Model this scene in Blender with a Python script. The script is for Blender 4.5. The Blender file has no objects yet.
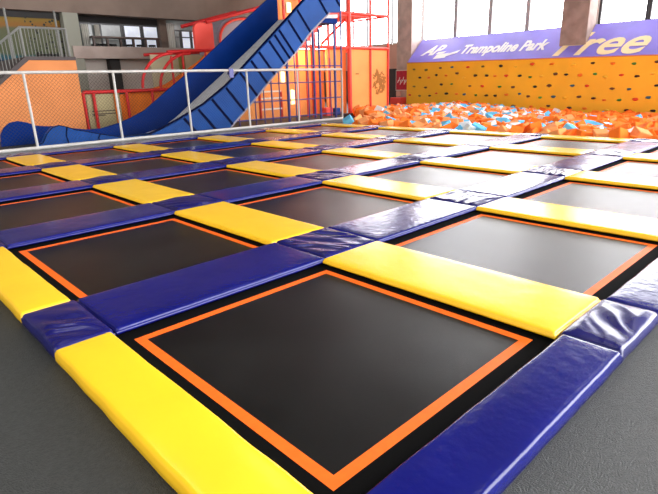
import bpy, bmesh, math, random
from mathutils import Vector, Matrix, noise
random.seed(7)
sc = bpy.context.scene
col = sc.collection
PI = math.pi

# ------------------------------------------------------------------ camera
U, V, ZT = 2.0, 2.1463, 0.10            # cell size of the trampoline field, height of the pad tops
F, YAW, PITCH, ROLL = 514.759, 0.8150, 0.3122, -0.0302
CAM = Vector((-2.278, -2.428, 1.276))
fw = Vector((math.cos(YAW)*math.cos(PITCH), math.sin(YAW)*math.cos(PITCH), -math.sin(PITCH)))
rt = Vector((math.sin(YAW), -math.cos(YAW), 0))
up = rt.cross(fw)
rt, up = math.cos(ROLL)*rt + math.sin(ROLL)*up, -math.sin(ROLL)*rt + math.cos(ROLL)*up
cd = bpy.data.cameras.new('camera'); co = bpy.data.objects.new('camera', cd); col.objects.link(co)
m = Matrix((rt, up, -fw)).transposed().to_4x4(); m.translation = CAM
co.matrix_world = m
cd.sensor_fit = 'HORIZONTAL'; cd.sensor_width = 36; cd.lens = 36*F/658
cd.clip_end = 300
sc.camera = co

def _ray(px, py): return fw*F + rt*(px-329) - up*(py-247)
def on_y(px, py, Y):                     # where a sight line meets the upright plane y = Y
    d = _ray(px, py); return CAM + d*((Y-CAM.y)/d.y)
def on_x(px, py, X):
    d = _ray(px, py); return CAM + d*((X-CAM.x)/d.x)
def pix(p):
    d = Vector(p)-CAM; w = d.dot(fw)
    return (329+F*d.dot(rt)/w, 247-F*d.dot(up)/w, w)

# ------------------------------------------------------------------ materials
def mat(name, colr, rough=.5, spec=.5, metal=0., bump=0., bscale=20., var=0., vscale=4., coat=0., ior=1.5, emit=None, estr=0., vcol=None):
    M = bpy.data.materials.new(name); M.use_nodes = True
    nt = M.node_tree; N = nt.nodes; L = nt.links
    b = N['Principled BSDF']
    b.inputs['Base Color'].default_value = (*colr, 1)
    b.inputs['Roughness'].default_value = rough
    b.inputs['Metallic'].default_value = metal
    b.inputs['Specular IOR Level'].default_value = spec
    b.inputs['IOR'].default_value = ior
    b.inputs['Coat Weight'].default_value = coat
    tc = N.new('ShaderNodeTexCoord')
    if var or vcol:
        n = N.new('ShaderNodeTexNoise'); n.inputs['Scale'].default_value = vscale; n.inputs['Detail'].default_value = 5
        L.new(tc.outputs['Object'], n.inputs['Vector'])
        r = N.new('ShaderNodeValToRGB')
        c2 = vcol if vcol else tuple(min(1, c*(1+var)) for c in colr)
        c1 = colr if vcol else tuple(c*(1-var) for c in colr)
        r.color_ramp.elements[0].position = .35; r.color_ramp.elements[1].position = .65
        r.color_ramp.elements[0].color = (*c1, 1); r.color_ramp.elements[1].color = (*c2, 1)
        L.new(n.outputs['Fac'], r.inputs['Fac']); L.new(r.outputs['Color'], b.inputs['Base Color'])
    if bump:
        n2 = N.new('ShaderNodeTexNoise'); n2.inputs['Scale'].default_value = bscale; n2.inputs['Detail'].default_value = 4
        L.new(tc.outputs['Object'], n2.inputs['Vector'])
        bp = N.new('ShaderNodeBump'); bp.inputs['Strength'].default_value = bump; bp.inputs['Distance'].default_value = .02
        L.new(n2.outputs['Fac'], bp.inputs['Height']); L.new(bp.outputs['Normal'], b.inputs['Normal'])
    if emit:
        b.inputs['Emission Color'].default_value = (*emit, 1); b.inputs['Emission Strength'].default_value = estr
    return M

M = {}
M['yellow'] = mat('yellow_vinyl', (.90, .535, .016), .25, .5, bump=.14, bscale=7, var=.03, vscale=3)
M['blue'] = mat('blue_vinyl', (.003, .005, .120), .20, .38, bump=.14, bscale=16, var=.10, vscale=3)
M['corner'] = mat('dark_blue_vinyl', (.006, .006, .095), .23, .45, bump=.10, bscale=9, var=.12, vscale=5)
M['mat'] = mat('black_woven_mat', (.0025, .0025, .0025), .28, .24, bump=.10, bscale=260, vcol=(.008, .008, .008), vscale=2.2)
M['web'] = mat('black_webbing', (.003, .003, .003), .9, .05)
M['stripe'] = mat('orange_webbing', (.88, .13, .008), .5, .3, var=.06, vscale=30)
M['carpet'] = mat('charcoal_carpet', (.021, .023, .022), .60, .5, bump=.6, bscale=170, vcol=(.036, .039, .037), vscale=60)
M['pit'] = mat('pit_floor', (.02, .02, .02), .9)
M['frame'] = mat('black_steel', (.004, .004, .004), .8, .1)
M['white_steel'] = mat('white_painted_steel', (.46, .45, .435), .4, .4, var=.06, vscale=12)
M['wire'] = mat('grey_wire', (.035, .03, .025), .6, .2)
M['curb'] = mat('grey_curb', (.12, .12, .115), .8, .2, var=.1, vscale=3)
M['slide_in'] = mat('royal_blue_panel', (.0010, .023, .165), .55, .05, var=.10, vscale=2)
M['slide_out'] = mat('sky_blue_panel', (.005, .060, .27), .45, .12, var=.12, vscale=1.5)
M['slide_seam'] = mat('navy_seam', (.002, .005, .035), .8, .03)
M['slide_bed'] = mat('grey_slide_surface', (.62, .62, .61), .45, .5, var=.12, vscale=10)
M['red'] = mat('red_painted_steel', (.82, .055, .03), .4, .5)
M['deepred'] = mat('deep_red_steel', (.60, .018, .02), .45, .3)
M['redpad'] = mat('coral_red_padding', (.85, .07, .05), .5, .4)
M['bluepipe'] = mat('blue_painted_steel', (.03, .035, .22), .4, .5)
M['orange'] = mat('orange_plaster', (.68, .25, .09), .8, .2, var=.06, vscale=1.3)
M['orange_panel'] = mat('orange_play_panel', (.93, .37, .10), .6, .3, var=.06, vscale=1.0)
M['orange_deep'] = mat('deep_orange_panel', (.80, .19, .015), .6, .3, var=.1, vscale=2)
M['pale'] = mat('pale_yellow_panel', (.42, .36, .20), .7, .2, var=.08, vscale=2)
M['olive'] = mat('olive_panel', (.20, .20, .06), .7, .2)
M['grey_arch'] = mat('mauve_grey_vinyl', (.30, .29, .36), .6, .3)
M['gold'] = mat('golden_yellow_boards', (.95, .52, .025), .5, .35, var=.05, vscale=.8)
M['purple'] = mat('violet_banner_vinyl', (.25, .21, .76), .42, .5, var=.14, vscale=.7)
M['cream'] = mat('cream_print', (.95, .78, .45), .6, .3)
M['whiteprint'] = mat('white_print', (.9, .9, .9), .6, .3)
M['concrete'] = mat('brown_concrete', (.34, .27, .24), .9, .2, bump=.3, bscale=9, var=.16, vscale=2.2)
M['concrete_glare'] = mat('glare_paled_concrete', (.55, .44, .40), .9, .2, bump=.3, bscale=9, var=.16, vscale=2.2)  # left column: veiling glare of the windows put into a lighter concrete colour
M['fascia'] = mat('taupe_concrete', (.165, .122, .10), .9, .2, bump=.2, bscale=6, var=.12, vscale=1.2)
M['parapet'] = mat('grey_brown_concrete', (.36, .29, .26), .9, .2, var=.1, vscale=2)
M['dimwall'] = mat('grey_wall', (.22, .20, .185), .9, .2, var=.08, vscale=1)
M['lowwall'] = mat('pale_grey_wall', (.55, .49, .45), .9, .2, var=.08, vscale=1)
M['pale2'] = mat('cream_panel', (.62, .56, .38), .7, .2, var=.08, vscale=2)
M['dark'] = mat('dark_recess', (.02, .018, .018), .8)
M['greenpillar'] = mat('grey_green_plaster', (.25, .25, .21), .9, .2)
M['handrail'] = mat('grey_rail_steel', (.17, .17, .16), .45, .5)
M['whitewall'] = mat('white_wall', (.82, .79, .74), .8, .2)
M['pinkwall'] = mat('salmon_wall', (.72, .42, .33), .8, .2)
M['dado'] = mat('dark_grey_dado', (.09, .075, .075), .8, .2)
M['bloomframe'] = mat('bloom_paled_aluminium', (.45, .46, .47), .4, .5)  # bloom around the left-hand windows put into the frame colour as light grey
M['darkframe'] = mat('black_aluminium', (.03, .03, .035), .4, .5)
M['poster'] = mat('red_poster', (.55, .02, .05), .5, .3, var=.15, vscale=6)
M['emblem'] = mat('brown_print', (.36, .14, .02), .6, .3)
M['wood'] = mat('dark_brown_wood', (.06, .03, .022), .5)
M['curtain'] = mat('pale_curtain', (.62, .60, .56), .9, .2)
M['lamp'] = mat('warm_lamp_glass', (.9, .8, .5), .5, emit=(1, .62, .22), estr=5.0)
M['litpane'] = mat('daylit_pane', (.5, .52, .56), .2, .5, emit=(.80, .86, 1.0), estr=.55, var=.3, vscale=2)
M['dimpane'] = mat('dim_pane', (.12, .125, .125), .2, .5, emit=(.7, .75, .7), estr=.07, var=.4, vscale=2)
M['ceiling'] = mat('ceiling_paint', (.12, .115, .11), .9, .2)
FO = {'orange': mat('orange_foam', (.95, .20, .025), .95, .15, var=.08, vscale=5),
      'peach': mat('peach_foam', (.95, .36, .13), .95, .15, var=.06, vscale=5),
      'blue': mat('light_blue_foam', (.14, .50, .80), .95, .15, var=.08, vscale=5),
      'white': mat('white_foam', (.80, .84, .88), .95, .15)}
HC = {'black': (.02, .012, .012), 'brown': (.13, .055, .025), 'olive': (.20, .15, .03), 'red': (.72, .06, .015), 'orange': (.90, .22, .015),
      'green': (.05, .24, .035), 'blue': (.03, .12, .22), 'yellow': (.93, .55, .04)}
HM = {k: mat(k+'_hold_resin', v, .5, .4) for k, v in HC.items()}

gl = bpy.data.materials.new('window_glass'); gl.use_nodes = True
nt = gl.node_tree; nt.nodes.clear()
o_ = nt.nodes.new('ShaderNodeOutputMaterial'); mx = nt.nodes.new('ShaderNodeMixShader'); mx.inputs[0].default_value = .05
t_ = nt.nodes.new('ShaderNodeBsdfTransparent'); g_ = nt.nodes.new('ShaderNodeBsdfGlossy'); g_.inputs['Roughness'].default_value = .02
nt.links.new(t_.outputs[0], mx.inputs[1]); nt.links.new(g_.outputs[0], mx.inputs[2]); nt.links.new(mx.outputs[0], o_.inputs[0])
M['glass'] = gl

# the painted mural on the landing wall: bands by height, dark dots on one side
mu = bpy.data.materials.new('painted_mural'); mu.use_nodes = True
nt = mu.node_tree; N = nt.nodes; L = nt.links
tc = N.new('ShaderNodeTexCoord'); sp = N.new('ShaderNodeSeparateXYZ'); L.new(tc.outputs['Object'], sp.inputs[0])
ns = N.new('ShaderNodeTexNoise'); ns.inputs['Scale'].default_value = 1.6; L.new(tc.outputs['Object'], ns.inputs['Vector'])
ad = N.new('ShaderNodeMath'); ad.operation = 'MULTIPLY_ADD'; L.new(ns.outputs['Fac'], ad.inputs[0]); ad.inputs[1].default_value = .35; L.new(sp.outputs['Z'], ad.inputs[2])
mr = N.new('ShaderNodeMapRange'); mr.inputs['From Min'].default_value = .17; mr.inputs['From Max'].default_value = 1.75; L.new(ad.outputs[0], mr.inputs['Value'])
cr = N.new('ShaderNodeValToRGB'); cr.color_ramp.interpolation = 'EASE'
els = [(0, (.01, .02, .10)), (.14, (.01, .10, .13)), (.24, (.10, .12, .055)), (.66, (.13, .14, .07)), (.74, (.33, .14, .02)), (.84, (.30, .17, .02)), (.95, (.13, .15, .04))]
for k, (p, c) in enumerate(els):
    e = cr.color_ramp.elements[k] if k < 2 else cr.color_ramp.elements.new(p)
    e.position = p; e.color = (*c, 1)
L.new(mr.outputs[0], cr.inputs['Fac'])
vo = N.new('ShaderNodeTexVoronoi'); vo.inputs['Scale'].default_value = 8; L.new(tc.outputs['Object'], vo.inputs['Vector'])
lt = N.new('ShaderNodeMath'); lt.operation = 'LESS_THAN'; lt.inputs[1].default_value = .30; L.new(vo.outputs['Distance'], lt.inputs[0])
gx = N.new('ShaderNodeMath'); gx.operation = 'GREATER_THAN'; gx.inputs[1].default_value = .35; L.new(sp.outputs['X'], gx.inputs[0])
ml = N.new('ShaderNodeMath'); ml.operation = 'MULTIPLY'; L.new(lt.outputs[0], ml.inputs[0]); L.new(gx.outputs[0], ml.inputs[1])
mc = N.new('ShaderNodeMixRGB'); L.new(ml.outputs[0], mc.inputs[0]); L.new(cr.outputs[0], mc.inputs[1]); mc.inputs[2].default_value = (.03, .035, .03, 1)
dkn = N.new('ShaderNodeMixRGB'); dkn.blend_type = 'MULTIPLY'; dkn.inputs[0].default_value = 1; L.new(mc.outputs[0], dkn.inputs[1]); dkn.inputs[2].default_value = (.62, .62, .62, 1)
L.new(dkn.outputs[0], N['Principled BSDF'].inputs['Base Color']); N['Principled BSDF'].inputs['Roughness'].default_value = .8
M['mural'] = mu

# ------------------------------------------------------------------ geometry helpers
class MB:
    """collects shapes in world coordinates, builds them as ONE mesh"""
    def __init__(s): s.v = []; s.f = []; s.mi = []; s.sm = []
    def add(s, vs, fs, mi=0, smooth=False):
        o = len(s.v); s.v += [tuple(p) for p in vs]
        for f in fs: s.f.append([i+o for i in f]); s.mi.append(mi); s.sm.append(smooth)
        return s
    def bm(s, b, mi=0, smooth=False):
        b.verts.ensure_lookup_table(); b.verts.index_update()
        s.add([v.co.copy() for v in b.verts], [[v.index for v in f.verts] for f in b.faces], mi, smooth); b.free(); return s
    def box(s, lo, hi, bev=0., mi=0, seg=2):
        b = bmesh.new(); bmesh.ops.create_cube(b, size=1)
        lo, hi = Vector(lo), Vector(hi)
        for v in b.verts: v.co = Vector([lo[k]+(v.co[k]+.5)*(hi[k]-lo[k]) for k in range(3)])
        if bev: bmesh.ops.bevel(b, geom=b.edges[:], offset=bev, segments=seg, affect='EDGES', profile=.5)
        return s.bm(b, mi)
    def prism(s, poly, axis, a, c, mi=0, bev=0.):
        """poly in the two other axes (in order), extruded from a to c along axis"""
        def P(u, w, t): return {'x': (t, u, w), 'y': (u, t, w), 'z': (u, w, t)}[axis]
        b = bmesh.new()
        A = [b.verts.new(P(u, w, a)) for u, w in poly]; B = [b.verts.new(P(u, w, c)) for u, w in poly]
        n = len(poly); b.faces.new(A); b.faces.new(B[::-1])
        for i in range(n): b.faces.new((A[i], B[i], B[(i+1) % n], A[(i+1) % n]))
        bmesh.ops.recalc_face_normals(b, faces=b.faces[:])
        if bev:
            es = [e for e in b.edges if len(e.link_faces) == 2 and e.calc_face_angle(0) > .7]
            bmesh.ops.bevel(b, geom=es, offset=bev, segments=2, affect='EDGES', profile=.5)
        bmesh.ops.triangulate(b, faces=[f for f in b.faces if len(f.verts) > 4])
        return s.bm(b, mi)
    def tube(s, pts, r, n=10, mi=0, cap=True):
        pts = [Vector(p) for p in pts]; rings = []
        prev = None
        for i, p in enumerate(pts):
            t = (pts[min(i+1, len(pts)-1)]-pts[max(i-1, 0)]).normalized()
            ref = Vector((0, 0, 1)) if abs(t.z) < .95 else Vector((1, 0, 0))
            a = t.cross(ref).normalized(); c = t.cross(a).normalized()
            if prev is not None and a.dot(prev) < 0: a, c = -a, -c
            prev = a
            rings.append([p + r*(math.cos(2*PI*k/n)*a + math.sin(2*PI*k/n)*c) for k in range(n)])
        vs = [q for R_ in rings for q in R_]; fs = []
        for i in range(len(pts)-1):
            for k in range(n):
                fs.append((i*n+k, i*n+(k+1) % n, (i+1)*n+(k+1) % n, (i+1)*n+k))
        s.add(vs, fs, mi, n > 4)
        if cap: s.add(rings[0], [list(range(n))[::-1]], mi); s.add(rings[-1], [list(range(n))], mi)
        return s
    def quad(s, a, b, c, d, mi=0): return s.add([a, b, c, d], [(0, 1, 2, 3)], mi)
    def mesh(s, name, mats, off=(0, 0, 0)):
        me = bpy.data.meshes.new(name); o = Vector(off)
        me.from_pydata([tuple(Vector(p)-o) for p in s.v], [], s.f)
        for mm in (mats if isinstance(mats, (list, tuple)) else [mats]): me.materials.append(mm)
        me.polygons.foreach_set('material_index', s.mi); me.polygons.foreach_set('use_smooth', s.sm)
        me.update(); return me

def root_loc(o):
    p = Vector((0, 0, 0))
    while o is not None: p += o.location; o = o.parent
    return p
def obj(name, mb, mats, parent=None, label=None):
    if parent is None:
        xs, ys, zs = zip(*mb.v); off = Vector(((min(xs)+max(xs))/2, (min(ys)+max(ys))/2, min(zs)))
    else: off = root_loc(parent)
    o = bpy.data.objects.new(name, mb.mesh(name, mats, off)); col.objects.link(o)
    if parent is None: o.location = off
    else: o.parent = parent
    if label: o['label'] = label
    return o
def tag(o, label, cat, group=None):
    o['label'] = label; o['category'] = cat
    if group: o['group'] = group
    return o
def thing(name, label, cat, loc, group=None):
    o = bpy.data.objects.new(name, None); o.empty_display_size = .1; col.objects.link(o); o.location = loc
    return tag(o, label, cat, group)
def struct(name, mb, mats, parent=None):
    o = obj(name, mb, mats, parent)
    if parent is None: o['kind'] = 'structure'
    return o

# ------------------------------------------------------------------ floor, pit, walls
FZ = .03
X0, X1, Y0, Y1 = -1.464, 8.50, -1.575, 9.24        # the trampoline field
PX1, PYL, PYR = 19.56, 12.10, -3.5               # far edge and sides of the foam pit
fl = MB()
fl.box((-7, -7, -1.0), (X0, 25, FZ)); fl.box((X0, -7, -1.0), (21, Y0, FZ))
fl.box((X0, Y1, -1.0), (9.70, 25, FZ)); fl.box((9.70, PYL, -1.0), (21, 25, FZ))
fl.prism([(9.70, Y1), (12.25, PYL), (9.70, PYL)], 'z', -1.0, FZ)
fl.box((PX1, Y0, -1.0), (21, PYL, FZ))
struct('floor', fl, M['carpet'])
pf = MB(); pf.box((X0, Y0, -1.0), (PX1, PYL, -.9))
struct('floor_pit', pf, M['pit'])
ce = MB(); ce.box((-7, -7, 8.6), (21.2, 25.2, 8.8)); struct('ceiling', ce, M['ceiling'])

SILL = 3.08
wf = MB(); wf.box((20.9, -7, -1), (21.2, 25, SILL-.02)); wf.box((20.9, -7, 8.1), (21.2, 25, 8.6))
struct('wall_far', wf, M['pinkwall'])
wb = MB(); wb.box((-7, 25, -1), (21.2, 25.2, 8.6)); struct('wall_back', wb, M['whitewall'])
da = MB(); da.box((20.82, 14.7, FZ), (20.9, 24.9, 1.80)); struct('trim_1', da, M['dado'])
# window bays in the far wall
bays = [24.9, 23.3, 21.7, 20.1, 18.5, 16.7, 14.70, 12.75, 10.90, 9.10, 7.35]
k = 0
def bay(ya, yb, fm):
    global k; k += 1
    w = MB(); t = .045 if ya < 15 else .025
    for y in (ya, yb): w.box((20.93, y-t, SILL), (21.05, y+t, 8.1))
    w.box((20.93, yb+t, SILL-.02), (21.05, ya-t, SILL+.05)); w.box((20.93, yb+t, 8.02), (21.05, ya-t, 8.1))
    o = struct('window_%d' % k, w, fm)
    g = MB(); g.box((20.98, yb+t, SILL+.05), (20.99, ya-t, 8.02)); obj('glass_pane', g, M['glass'], o)
for a, b in zip(bays[:-1], bays[1:]): bay(a, b+.1 if b > 7.4 else b, M['bloomframe'])
for a, b in zip([6.14, 4.36, 2.55, .75, -1.05, -2.85, -4.65], [4.46, 2.65, .85, -.95, -2.75, -4.55, -6.9]): bay(a, b, M['darkframe'])
wp = MB(); wp.box((20.9, 6.19, SILL-.02), (21.1, 7.30, 8.1)); struct('trim_2', wp, M['whitewall'])
# concrete columns
c1 = MB(); c1.box((20.0, 6.20, 0), (20.80, 7.24, 8.6), .02); struct('wall_column_right', c1, M['concrete'])
c2 = MB(); c2.box((20.0, 14.72, FZ), (20.80, 15.66, 8.6), .02); struct('wall_column_left', c2, M['concrete_glare'])

# ------------------------------------------------------------------ trampoline field
sf = MB()
def beam(x0, y0, x1, y1): sf.box((x0, y0, -.12), (x1, y1, .0598))
for a in range(-1, 5):
    x0, x1 = a*U+.09, a*U+.52
    if a == -1: x0, x1 = X0, -1.445
    if a == 4: x1 = X1
    sf.box((x0, Y0, -.12), (x1, Y1, .0598 if a > -1 else .0440))
for b in range(-1, 5):
    y0, y1 = b*V+.15, b*V+.58
    if b == -1: y0, y1 = Y0, -1.555
    if b == 4: y1 = Y1
    for a in range(-1, 4):
        xa = a*U+.52 if a > -1 else -1.445
        sf.box((xa, y0, -.12), ((a+1)*U+.09, y1, .0598 if b > -1 else .0440))
for a in range(-1, 5):
    for b in range(-1, 5):
        sx, sy = min(a*U+.3, 8.3) if a > -1 else -1.41, b*V+.35 if b > -1 else -1.52
        sf.box((sx-.05, sy-.05, -.9), (sx+.05, sy+.05, -.12))
tag(obj('support_frame', sf, M['frame']), 'black steel frame carrying the trampolines, seen in the gaps under the pads', 'frame')

ORD = ['first', 'second', 'third', 'fourth', 'fifth', 'sixth']
def row_name(a):   # rows and lines counted from the left border towards the foam pit
    return 'along the left border' if a == 0 else None
def make_tramp(i, j):
    xa, xb = i*U+.61, (i+1)*U-.034
    ya, yb = j*V+.674, (j+1)*V-.014
    ea, eb, fa, fb = i*U+.52, (i+1)*U+.09, j*V+.58, (j+1)*V+.15
    if i == -1: ea = -1.462
    if j == -1: fa = -1.573
    col_i = ['in the left border row', 'in the second row from left', 'in the middle row',
             'in the second row from the foam pit', 'in the foam pit row'][i+1]
    pos_j = ['at the right border', 'second from the right border', 'third from the wire fence', 'second from the wire fence', 'beside the wire fence'][j+1]
    t = thing('trampoline', 'black trampoline %s, %s' % (col_i, pos_j), 'trampoline', ((xa+xb)/2, (ya+yb)/2, .044), 'trampolines of the jumping field')
    w = .048; z0, z1 = .0445, .048
    mm = MB(); n = 14
    x0, x1, y0, y1 = xa+w, xb-w, ya+w, yb-w
    vs = []; fs = []
    for q in range(n+1):
        for p in range(n+1):
            u, v = p/n, q/n
            sag = .010*(16*u*(1-u)*v*(1-v)) + .0012*noise.noise(Vector((u*5+i*7, v*5+j*3, 0)))*min(1, 20*u*(1-u)*v*(1-v))
            vs.append((x0+u*(x1-x0), y0+v*(y1-y0), z1-sag))
    for q in range(n):
        for p in range(n): fs.append((q*(n+1)+p, q*(n+1)+p+1, (q+1)*(n+1)+p+1, (q+1)*(n+1)+p))
    mm.add(vs, fs, 0, True)
    obj('jump_mat', mm, M['mat'], t)
    def ring(ax, bx, ay, by, cx, dx, cy, dy, z0, z1):
        r_ = MB()
        r_.box((ax, ay, z0), (bx, cy, z1)); r_.box((ax, dy, z0), (bx, by, z1))
        r_.box((ax, cy, z0), (cx, dy, z1)); r_.box((dx, cy, z0), (bx, dy, z1)); return r_
    obj('border_stripe', ring(xa, xb, ya, yb, x0, x1, y0, y1, z0, z1+.001), M['stripe'], t)
    obj('edge_webbing', ring(ea, eb, fa, fb, xa, xb, ya, yb, z0, z1), M['web'], t)
for i in range(-1, 4):
    for j in range(-1, 4): make_tramp(i, j)

def pad_mesh(name, w, l, th, seed, m_, kind):
    """soft vinyl-covered foam pad, rounded rim, domed top, pleats along the rim; base centre at origin"""
    rr = .016 if kind != 'corner' else .022
    def ticks(L_, n):
        e = [0, .12*rr, .35*rr, .7*rr, rr, 2.0*rr]
        inner = [2.0*rr + (L_-4.0*rr)*k/n for k in range(1, n)]
        return e + inner + [L_-q for q in reversed(e)]
    nx = max(8, int(w/.045)); ny = max(8, int(l/.045))
    if kind == 'corner': nx = max(12, int(w/.0125)); ny = int(l/.0125)
    X = ticks(w, nx); Y = ticks(l, ny)
    vs = []; fs = []
    so = Vector((seed*13.7, seed*5.1, seed*2.3))
    def prof(d): return 0 if d >= rr else rr-math.sqrt(max(0, rr*rr-(rr-d)**2))
    for y in Y:
        for x in X:
            dx, dy = min(x, w-x), min(y, l-y)
            d = min(dx, dy)
            if dx < rr and dy < rr: d = rr-min(rr, math.hypot(rr-dx, rr-dy))
            z = th - prof(d)
            g = min(1, d/.09)
            z += .006*(1-(1-g)**2)*(.6 if kind != 'corner' else 1) - .004
            p = Vector((x, y, 0))
            if kind == 'yellow':
                z += .0025*noise.noise(p*2.6+so)*g
            elif kind == 'blue':
                z += .0030*noise.noise(p*3.2+so)*g
                s_ = y if dx < dy else x
                z += .0016*noise.noise(Vector((s_*24, d*5, seed*3.)))*(1-min(1, abs(d-.05)/.06))
            else:
                an = (.5, 2.1, -.6, 1.2, .1)[seed % 5]
                qa, qb = p.x*math.cos(an)+p.y*math.sin(an), p.y*math.cos(an)-p.x*math.sin(an)
                qb += .05*noise.noise(Vector((qa*4, qb*4, seed)))
                a_ = noise.noise(Vector((qa*2.2, qb*10, seed*7.))); b_ = noise.noise(Vector((qa*4, qb*22, seed*3.)))
                msk = .35+.65*max(0, min(1, .5+1.4*noise.noise(p*3.5+so)))
                z += ((.011*(1-abs(a_)*2.4) + .004*b_)*msk + .006*noise.noise(p*3+so))*min(1, d/.05) - .005
            px, py = x, y
            if d < rr*1.01:      # slightly uneven rim
                e = .004*noise.noise(Vector((x*6, y*6, seed)))
                if dx < dy: px += e
                else: py += e
            vs.append((px-w/2, py-l/2, z))
    n = len(X); m2 = len(Y)
    for q in range(m2-1):
        for p in range(n-1): fs.append((q*n+p, q*n+p+1, (q+1)*n+p+1, (q+1)*n+p))
    loop = [p for p in range(n)] + [q*n+n-1 for q in range(1, m2)] + [(m2-1)*n+p for p in range(n-2, -1, -1)] + [q*n for q in range(m2-2, 0, -1)]
    base = len(vs)
    for r_, (zz, out) in enumerate([(th*.5, .003), (.006, .003), (0, -.003)]):
        for k_ in loop:
            x, y, z = vs[k_]
            sx = 1 if abs(x) > w/2-.006 else 0; sy = 1 if abs(y) > l/2-.006 else 0
            vs.append((x+out*sx*math.copysign(1, x), y+out*sy*math.copysign(1, y), zz))
    nl = len(loop)
    prev = loop
    for r_ in range(3):
        cur = [base+r_*nl+k_ for k_ in range(nl)]
        for k_ in range(nl):
            k2 = (k_+1) % nl
            fs.append((prev[k_], cur[k_], cur[k2], prev[k2]))
        prev = cur
    fs.append(list(reversed(prev)))
    me = bpy.data.meshes.new(name); me.from_pydata(vs, [], fs)
    me.polygons.foreach_set('use_smooth', [True]*len(fs)); me.materials.append(m_); me.update()
    return me
PB = .0600
cache = {}
def pad(kind, name, x0, x1, y0, y1, label, cat, group, border=False):
    pb = FZ+.001 if border else PB; th_ = ZT-pb
    w, l = round(x1-x0, 3), round(y1-y0, 3)
    key = (kind, w, l, border, random.randrange(3) if kind != 'corner' else random.randrange(4))
    if key not in cache:
        cache[key] = pad_mesh(name, w, l, th_+(.004 if kind == 'corner' else 0), len(cache)+1, M[kind if kind != 'corner' else 'corner'], kind)
    o = bpy.data.objects.new(name, cache[key]); col.objects.link(o)
    o.location = ((x0+x1)/2, (y0+y1)/2, pb)
    return tag(o, label, cat, group)
LX = {a: (a*U+.016, a*U+.592) for a in range(0, 4)}; LX[-1] = (-1.735, -1.466); LX[4] = (4*U+.016, 8.46)      # yellow pads across
LY = {b: (b*V+.072, b*V+.648) for b in range(0, 4)}; LY[-1] = (-1.842, -1.577); LY[4] = (4*V+.072, 9.19)            # blue pads across
CX = {a: (a*U+.048, a*U+.596) for a in range(0, 4)}; CX[-1] = (-1.735, -1.445); CX[4] = (4*U+.048, 8.46)            # corner pads
CY_ = {b: (b*V+.082, b*V+.654) for b in range(0, 4)}; CY_[-1] = (-1.842, -1.560); CY_[4] = (4*V+.082, 9.19)
YL = ['left border line', 'second line from left', 'third line from left', 'third line from foam pit', 'second line from foam pit', 'foam pit line']
BP = ['at the right border', 'second from the right border', 'third from the wire fence', 'second from the wire fence', 'beside the wire fence']
BL = ['right border line', 'second line from right', 'third line from right', 'third line from fence', 'second line from fence', 'fence line']
AP = ['at the left border', 'second from the left border', 'in the middle', 'second from the foam pit', 'beside the foam pit']
for a in range(-1, 5):
    for b in range(-1, 4):      # yellow pads run between two crossings of one line
        pad('yellow', 'yellow_pad', *LX[a], CY_[b][1]+.006, CY_[b+1][0]-.006,
            'yellow vinyl pad %s, in the %s' % (BP[b+1], YL[a+1]), 'safety pad', 'yellow pads of the trampoline field', a == -1)
for b in range(-1, 5):
    for a in range(-1, 4):
        pad('blue', 'blue_pad', CX[a][1]+.006, CX[a+1][0]-.006, *LY[b],
            'blue vinyl pad %s, in the %s' % (AP[a+1], BL[b+1]), 'safety pad', 'blue pads of the trampoline field', b == -1)
for a in range(-1, 5):
    for b in range(-1, 5):
        s1 = ['left border', 'second line from left', 'third line from left', 'third line from foam pit', 'second line from foam pit', 'foam pit line'][a+1]; s2 = ['right border', 'second from right', 'third from right', 'third from fence', 'second from fence', 'fence line'][b+1]
        pad('corner', 'corner_pad', CX[a][0], CX[a][1], CY_[b][0], CY_[b][1],
            'dark blue corner pad in the %s, %s' % (s1, s2), 'corner pad', 'corner pads of the trampoline field', a == -1 or b == -1)

# ------------------------------------------------------------------ wire fence on its curb
FY = 9.30
cb = MB(); cb.box((-3.0, FY-.04, FZ), (9.62, FY+.16, .115), .01); struct('trim_3', cb, M['curb'])
fence = thing('chain_link_fence', 'white pipe fence with wire netting between the trampolines and the blue slide', 'fence', (3.4, FY, .115))
posts = [-2.75, -1.0, .75, 2.50, 4.24, 6.0, 7.74, 9.53]
obj('top_rail', MB().tube([(posts[0], FY, 1.60), (posts[-1], FY, 1.60)], .032, 12), M['white_steel'], fence)
obj('bottom_rail', MB().tube([(posts[0], FY, .150), (posts[-1], FY, .150)], .034, 12), M['white_steel'], fence)
for x in posts: obj('post', MB().tube([(x, FY, .115), (x, FY, 1.60)], .026, 12), M['white_steel'], fence)
def net(x0, x1, z0, z1, p=.075, r=.0022):
    n = MB(); W, H = x1-x0, z1-z0
    for s_ in (1, -1):
        c = -H
        while c < W:
            a0 = max(0, c); a1 = min(W, c+H)
            if a1-a0 > .01:
                za, zb = a0-c, a1-c
                if s_ < 0: za, zb = H-za, H-zb
                n.tube([(x0+a0, FY+.004*s_, z0+za), (x0+a1, FY+.004*s_, z0+zb)], r, 3, cap=False)
            c += p
    return n
for a, b in zip(posts[:-1], posts[1:]): obj('wire_netting', net(a+.03, b-.03, .18, 1.57), M['wire'], fence)

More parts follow.
